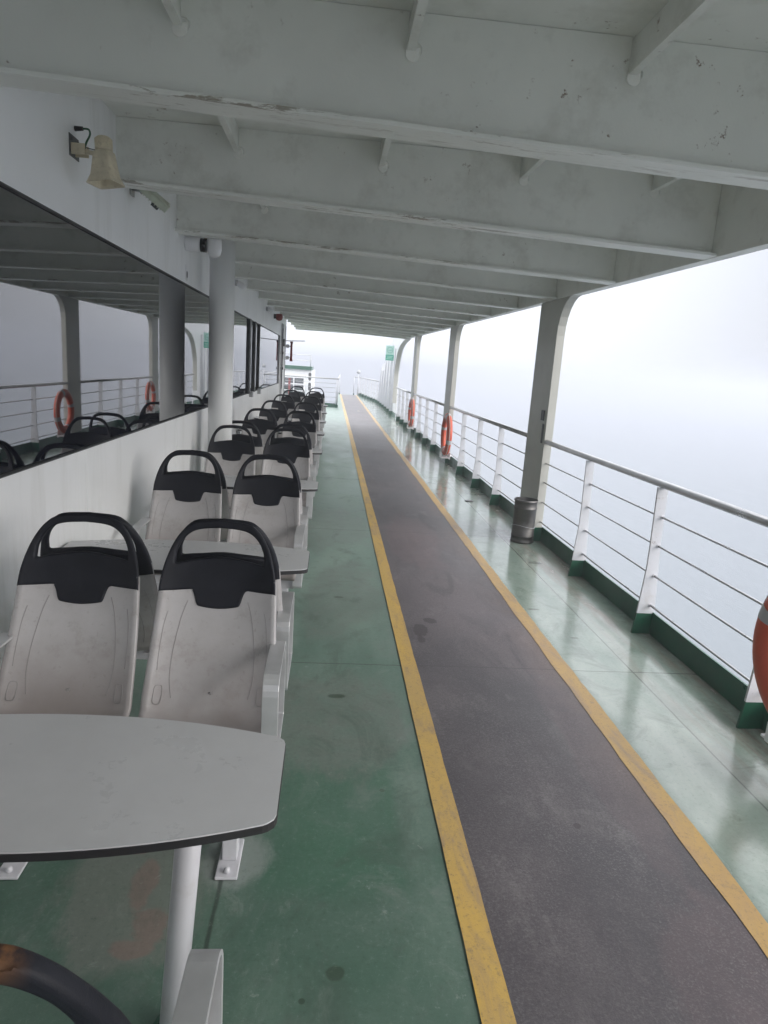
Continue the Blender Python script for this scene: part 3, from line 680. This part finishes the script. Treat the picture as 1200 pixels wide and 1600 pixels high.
# ------------------------------------------------------------------ hanging notice
t = thing("notice_sign", (1.97, 24.1, 2.13), "green and white smoking notice sign hanging off the curved side plate", "sign")
s = MB(); s.box(-.145, .145, -.004, .004, -.06, .255); s.build("pale_panel", m_tealpale, t)
s = MB(); s.box(-.145, .145, -.006, .006, -.255, -.06); s.build("green_panel", m_teal, t)
s = MB(); s.lathe([(.105, 0), (.105, .004), (.09, .004), (.09, 0)], (0, -.004, .10), (0, -1, 0), 32, False); s.build("ring_symbol", m_teal, t)
s = MB(); s.box(-.06, .045, -.009, -.004, .085, .103); s.box(.05, .062, -.009, -.004, .085, .103); s.tube([(.055, -.007, .11), (.045, -.007, .125), (.055, -.007, .14)], .004, 6); s.build("cigarette_symbol", m_teal, t)
s = MB()
for z, a in ((-.11, .11), (-.155, .09), (-.20, .12)): s.box(-a, a, -.009, -.006, z-.010, z+.010)
s.build("text_lines", m_tealpale, t)
s = MB(); s.tube([(.12, .02, -2.128), (.12, .02, .30)], .018, 10); s.build("pole", m_post, t)

# deck lamp at the bow
t = thing("deck_lamp", (1.45, 38.3, 0), "small grey deck lamp on the far end railing post", "lamp")
s = MB(); s.tube([(0, 0, .002), (0, 0, 1.2)], .018, 8); s.build("post", m_post, t)
s = MB(); s.lathe([(.05, 1.2), (.11, 1.24), (.11, 1.30), (.06, 1.38), (.02, 1.40)], (0, 0, 0)); s.build("lamp_head", m_grey, t)
railing((1.50, 38.45), (1.22, 38.45), [.01, .27], "tiny crosswise pipe railing at the far right end of the walkway", 1.0, (.33, .66), False, False)

# structure ahead of the crosswise railing
t = thing("stair_tower", (-1.83, 32, 0), "white block with barred red and green windows and a green ledge, beyond the crosswise railing", "structure")
s = MB(); s.box(-1.6, .62, 0, 2.5, -2.0, 1.28); s.box(.62, .95, 0, 2.5, -2.0, 1.28); s.build("block", m_wall, t)
s = MB(); s.box(-1.7, .86, -.12, 2.6, 1.281, 1.44); s.build("ledge", m_green, t, .004)
s = MB()
for i, x in enumerate((-.9, -.42, .06)):
    for j, z in enumerate((.88, .58, .28)):
        s.mi = 1 if i == 1 and False else 0; s.box(x+.02, x+.44, -.012, -.002, z-.24, z)
s.build("window", m_glass, t)
s = MB(); s.box(-.20, -.10, -.016, -.0125, .04, .86); s.build("red_panel", m_red, t)
s = MB()
for z in (.98, .52):
    pts = [(.785+.065*math.cos(R(q)), z+ (.12 if math.sin(R(q)) >= 0 else -.12) + .065*math.sin(R(q))) for q in range(0, 360, 20)]
    s.prism(pts, 'y', -.010, -.001)
s.build("slot_opening", m_dkgrey, t)
s = MB()
for z in (1.7, 1.95): s.tube([(-1.6, 0, z), (.80, 0, z)], .014, 8)
for x in (-1.6, -.4, .80): s.tube([(x, 0, 1.44), (x, 0, 1.95)], .014, 8)
s.build("guard_rail", m_rail, t)

# small deck fittings
t = MB(); t.lathe([(.055, .0), (.055, .006), (.045, .007), (.04, .004)], (0, 0, 0), seg=24); o = t.build("deck_drain", m_dkgrey); o.location = (1.83, 8.35, .0015); tag(o, "small round dark drain cover in the pale strip beside the railing", "drain")
t = MB(); t.prism([(0, 0), (.04, .01), (.06, .04), (.03, .06), (-.01, .035)], 'z', 0, .008); o = t.build("dry_leaf", m_beige); o.location = (.98, 24.6, .009); tag(o, "tiny brown scrap of leaf on the far walkway", "leaf")

# ------------------------------------------------------------------ tables
def make_table():
    t = thing("table", (0, 0, 0), "x", "table")
    x1, x0 = .52, -.555           # right end, wall end; origin below the middle of the run
    hw = lambda x: .235 - .095*(abs(x)/.54)**2.1
    def outline(inset=0.0):
        P = []
        xs = [x0 + (x1-x0-.025)*i/28 for i in range(29)]
        P += [(x, -hw(x)+inset) for x in xs]
        h = hw(x1-.02); P += [(x1-.03+.03*math.sin(R(q))-inset, -h+.03-.03*math.cos(R(q))+inset*.5) for q in (30, 60, 90)]
        P += [(x1-.03+.03*math.cos(R(q))-inset, h-.03+.03*math.sin(R(q))-inset*.5) for q in (0, 30, 60)]
        P += [(x, hw(x)-inset) for x in reversed(xs)]
        return P
    s = MB(); P = outline(.0012); Q = outline()
    s.prism(P, 'z', .738, .741); s.build("tabletop", m_table, t)
    s = MB(); s.prism(Q, 'z', .722, .7378); s.build("edge_band", m_edge, t)
    s = MB(); s.prism([(.30, -.09), (.44, -.09), (.47, -.05), (.47, .05), (.44, .09), (.30, .09), (-.30, .03), (-.30, -.03)], 'z', .700, .7215); s.build("support_bracket", m_leg, t, .003)
    s = MB(); s.tube([(.275, .07, .012), (.325, .07, .70)], .0295, 20); s.build("leg", m_leg, t)
    s = MB(); s.lathe([(.048, .001), (.046, .010), (.034, .018), (.0305, .03)], (.275, .07, 0), seg=24); 
    s.build("leg_base", m_green, t)
    s = MB(); s.box(-.573, -.55, -.10, .10, .60, .7215); s.build("wall_bracket", m_leg, t, .002)
    return t
TY = [1.28, 2.90, 4.80, 6.78, 8.58, 10.4, 12.35, 14.5]
tl = ["nearest light grey table with black edge and rounded end, in the lower left foreground",
      "second grey table, right behind the two nearest pairs of seats", "third grey table, beside the second group of seats from the camera",
      "fourth grey table from the camera, just past the round pillar", "fifth grey table from the camera along the wall",
      "sixth grey table from the camera along the wall", "seventh grey table from the camera, only its aisle end showing", "farthest grey table along the wall"]
tab = make_table(); collect(tab)
for i, y in enumerate(TY):
    o = tab if i == 0 else copy_tree(tab)
    o.location = (-.585, y, 0); tag(o, tl[i], "table", "light grey tables along the wall")

# ------------------------------------------------------------------ twin seats
ZTOP, TILT = 1.05, .30
def back_y(z):                    # lean of the backrest: y of the shell centre line at height z (top at y=0)
    k = (ZTOP - z)/(ZTOP - .44)
    return .235*k**1.75
def make_shell(dx, parent, cmat):
    s = MB(); NU = 24
    prof = []
    for i in range(17): z = .845 - (.845-.49)*i/16; prof.append((back_y(z), z, .19 + .020*(i/16)**.8, .036))
    prof += [(back_y(.49)+.014, .462, .211, .035), (back_y(.49)+.032, .442, .211, .033), (back_y(.49)+.06, .430, .211, .031)]
    y0 = back_y(.49)+.06
    for i in range(1, 8): prof.append((y0+.13*i/7, .430-.006*math.sin(math.pi*i/7)+.014*(i/7), .211, .026))
    prof += [(y0+.142, .440, .208, .02), (y0+.150, .428, .204, .015), (y0+.150, .405, .20, .01)]
    rows = []
    for i, (y, z, hw, bol) in enumerate(prof):
        a = prof[max(i-1, 0)]; b = prof[min(i+1, len(prof)-1)]
        ty, tz = b[0]-a[0], b[1]-a[1]; L = math.hypot(ty, tz); ny, nz = -tz/L, ty/L      # normal towards the sitter
        row = []
        for k in range(NU+1):
            uu = -1+2*k/NU; d_ = bol*(abs(uu)**3.2) - .006*math.exp(-(uu/.5)**2)
            row.append(s.bm.verts.new((dx+hw*uu, y+ny*d_, z+nz*d_)))
        rows.append(row)
    for a, b in zip(rows, rows[1:]):
        for k in range(NU): 
            fc = s._f([a[k], a[k+1], b[k+1], b[k]]); fc.smooth = True
    bmesh.ops.recalc_face_normals(s.bm, faces=s.bm.faces)
    ret = bmesh.ops.solidify(s.bm, geom=list(s.bm.faces), thickness=.013)
    # creases, front and back
    s.mi = 1
    def surf(uu, z, side):
        k = (.845-z)/(.845-.49); hw = .19+.020*max(k, 0)**.8; d_ = .036*abs(uu)**3.2 - .006*math.exp(-(uu/.5)**2)
        yy = back_y(z); slope = (back_y(z-.01)-back_y(z))/.01; L = math.hypot(1, slope)
        off = d_ + (.0003 if side > 0 else -.0136)
        return (dx+hw*uu, yy+off/L, z+off*slope/L)
    for side in (1, -1):
        for sg in (-1, 1):
            s.tube([surf(sg*q[0], q[1], side) for q in smooth([(.52, .775), (.60, .72), (.665, .62), (.66, .54), (.60, .485)], 6)], .0011, 5)
            s.tube([surf(sg*q[0], q[1], side) for q in smooth([(.82, .74), (.86, .69), (.87, .61), (.86, .56)], 5)], .0010, 5)
            s.loop([surf(sg*(.80+.06*math.copysign(abs(math.cos(R(q)))**.5, math.cos(R(q)))), 0.492+.026*math.copysign(abs(math.sin(R(q)))**.5, math.sin(R(q))), side) for q in range(0, 360, 20)], .0011, 5)
        s.lathe([(.006, 0), (.004, .003)], surf(.0, .50, side), (0, side, .2), 10)
    o = s.build("seat", [m_shell, m_crease], parent, recalc=False)
    # moulded black grab handle with its tongue
    H = [(-.197, 0), (-.193, .05), (-.180, .11), (-.160, .165), (-.128, .213), (-.085, .240), (0, .249)]
    left = smooth(H, 5); outer = left + [(-x, z) for x, z in reversed(left[:-1])]
    tongue = [(.197, 0), (.10, .010), (.090, .006), (.082, -.012), (.074, -.036), (.06, -.044), (0, -.050), (-.06, -.044), (-.074, -.036), (-.082, -.012), (-.090, .006), (-.10, .010)]
    outer = outer + smooth(tongue, 3)[1:]
    hl = smooth([(-.150, .108), (-.146, .140), (-.128, .178), (-.098, .205), (-.06, .216), (0, .220)], 5)
    hole = hl + [(-x, z) for x, z in reversed(hl[:-1])] + smooth([(.150, .108), (.146, .098), (.10, .108), (0, .121), (-.10, .108), (-.146, .098), (-.150, .108)], 4)[1:-1]
    cu = bpy.data.curves.new("tmp", 'CURVE'); cu.dimensions = '2D'; cu.fill_mode = 'BOTH'; cu.extrude = .004; cu.bevel_depth = .008; cu.bevel_resolution = 3; cu.offset = -.008
    for L in (outer, hole):
        sp = cu.splines.new('POLY'); sp.points.add(len(L)-1); sp.use_cyclic_u = True
        for i, (x, z) in enumerate(L): sp.points[i].co = (x, z, 0, 1)
    tmp = bpy.data.objects.new("tmp", cu); col.objects.link(tmp)
    dg = bpy.context.evaluated_depsgraph_get(); me = bpy.data.meshes.new_from_object(tmp.evaluated_get(dg))
    col.objects.unlink(tmp); bpy.data.objects.remove(tmp); bpy.data.curves.remove(cu)
    bm = bmesh.new(); bm.from_mesh(me)
    for k in range(-9, 10):
        bmesh.ops.bisect_plane(bm, geom=list(bm.verts)+list(bm.edges)+list(bm.faces), plane_co=(k*.02, 0, 0), plane_no=(1, 0, 0))
    for k in range(-1, 8):
        bmesh.ops.bisect_plane(bm, geom=list(bm.verts)+list(bm.edges)+list(bm.faces), plane_co=(0, k*.03+.01, 0), plane_no=(0, 1, 0))
    z0 = .80
    for v in bm.verts:
        x, zz, th = v.co; z = z0 + zz; uu = min(1, abs(x)/.20)
        top = max(0, (zz-.10)/.15)
        d_ = .036*uu**3.2*(1-.4*top) - .006*math.exp(-(uu/.5)**2) - .006
        slope = (back_y(z-.01)-back_y(min(z, ZTOP-.0001)))/.01 if z < ZTOP-.02 else .35
        L = math.hypot(1, slope); yy = back_y(min(z, ZTOP-1e-4)) + (0 if z < ZTOP else 0)
        off = d_ + th*1.05
        v.co = (dx+x, yy+off/L, z+off*slope/L)
    bm.to_mesh(me); bm.free()
    for p in me.polygons: p.use_smooth = True
    me.materials.clear(); me.materials.append(cmat); me.name = "grab_handle"
    try: me.set_sharp_from_angle(angle=R(50))
    except Exception: pass
    g = bpy.data.objects.new("grab_handle", me); col.objects.link(g); g.parent = o
    return o
def make_twin(cmat):
    t = thing("twin_seat", (0, 0, 0), "x", "twin seat")
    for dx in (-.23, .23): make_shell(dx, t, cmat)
    s = MB(); s.box(-.43, .43, .33, .38, .345, .395)
    for dx in (-.23, .23):
        for q in (-.12, .12): s.box(dx+q-.015, dx+q+.015, .26, .40, .3955, .408)
    s.build("support_beam", m_leg, t, .003)
    for x in (-.33, .33):
        s = MB(); s.prism([(x-.024, .012), (x+.024, .012), (x+.024, .344), (x-.024, .344)], 'y', .325, .385)
        s.box(x-.035, x+.035, .28, .46, .002, .012)
        for y in (.30, .435): s.lathe([(.011, .012), (.011, .022), (.006, .030)], (x, y, 0), seg=6)
        s.build("leg", m_leg, t, .003)
    for x in (-.445, .445):
        s = MB(); rr = .055; w2, th = .025, .0045
        path = [(.07, .655-rr)] + [(.07+rr-rr*math.cos(R(q)), .655-rr+rr*math.sin(R(q))) for q in (18, 36, 54, 72, 90)] + [(.40-rr, .655)] + [(.40-rr+rr*math.sin(R(q)), .655-rr+rr*math.cos(R(q))) for q in (18, 36, 54, 72, 90)] + [(.40, .37), (.395, .36), (.075, .36), (.07, .37)]
        n = len(path); rings = []
        for i, (y, z) in enumerate(path):
            a = path[(i-1) % n]; b = path[(i+1) % n]
            t1 = Vector((y-a[0], z-a[1])).normalized(); t2 = Vector((b[0]-y, b[1]-z)).normalized(); tt = (t1+t2).normalized(); nn = Vector((-tt.y, tt.x))/max(.5, tt.dot(t2))
            rings.append([s.bm.verts.new(p) for p in ((x-w2, y-nn.x*th, z-nn.y*th), (x+w2, y-nn.x*th, z-nn.y*th), (x+w2, y+nn.x*th, z+nn.y*th), (x-w2, y+nn.x*th, z+nn.y*th))])
        for i in range(n):
            a, b = rings[i], rings[(i+1) % n]
            for k in range(4): s._f([a[k], a[(k+1) % 4], b[(k+1) % 4], b[k]])
        s.build("armrest", m_arm, t, .0015)
    return t
seatA = make_twin(m_cap); worn = make_twin(m_capworn); collect(seatA)
# (y of the backrest top, facing): -1 looks back at the camera, +1 looks forward
rows = [(.56, 1, "nearest twin seat at the bottom left corner, its black handle worn to rusty brown"),
        (2.29, -1, "foreground pair of grey seats with black handles, facing the camera across the nearest table"),
        (2.335, 1, "pair of grey seats back to back behind the foreground pair, facing away"),
        (4.02, -1, "second pair facing the camera, behind the second table"),
        (4.065, 1, "pair of seats facing away, back to back with the second camera-facing pair"),
        (5.76, -1, "camera-facing pair of seats just in front of the round white pillar"),
        (6.24, 1, "pair of seats facing away just beyond the round white pillar, partly hidden by it"),
        (7.95, -1, "first camera-facing pair of seats past the round pillar"),
        (8.01, 1, "first pair facing away past the round pillar, back to back with its neighbour"),
        (9.78, -1, "second camera-facing pair of seats past the round pillar"),
        (9.84, 1, "second back-to-back pair facing away, past the round pillar"),
        (11.75, -1, "third camera-facing pair of seats past the round pillar"),
        (11.81, 1, "third back-to-back pair facing away, far down the row"),
        (13.9, -1, "second to last camera-facing pair of seats, far down the row"),
        (13.96, 1, "last pair of seats facing away, near the end of the row"),
        (16.2, -1, "farthest pair of seats, right before the crosswise railing")]
first = True
for y, fc, lab in rows:
    if y < 1: o = worn
    elif first: o = seatA; first = False
    else: o = copy_tree(seatA)
    o.location = (-.585 - (.02 if y < 1 else 0), y, 0); o.rotation_euler = (0, 0, (0 if fc > 0 else math.pi) + (rnd.uniform(-.008, .008) if y > 3 else 0))
    tag(o, lab, "twin seat", "twin grey seats with black handles")

# ------------------------------------------------------------------ fog
HAZE = .010
s = MB(); s.box(-900, 900, -900, 900, -7.4, 4.6)
hz = NT("fog"); hz.t.nodes.remove(hz.b); pv = hz.n("ShaderNodeVolumePrincipled"); pv.inputs['Color'].default_value = (.57, .59, .64, 1); pv.inputs['Density'].default_value = HAZE
pv.inputs['Anisotropy'].default_value = 0.2
hz.l(pv.outputs[0], hz.t.nodes['Material Output'].inputs['Volume'])
tag(s.build("haze", hz.m), kind='stuff')
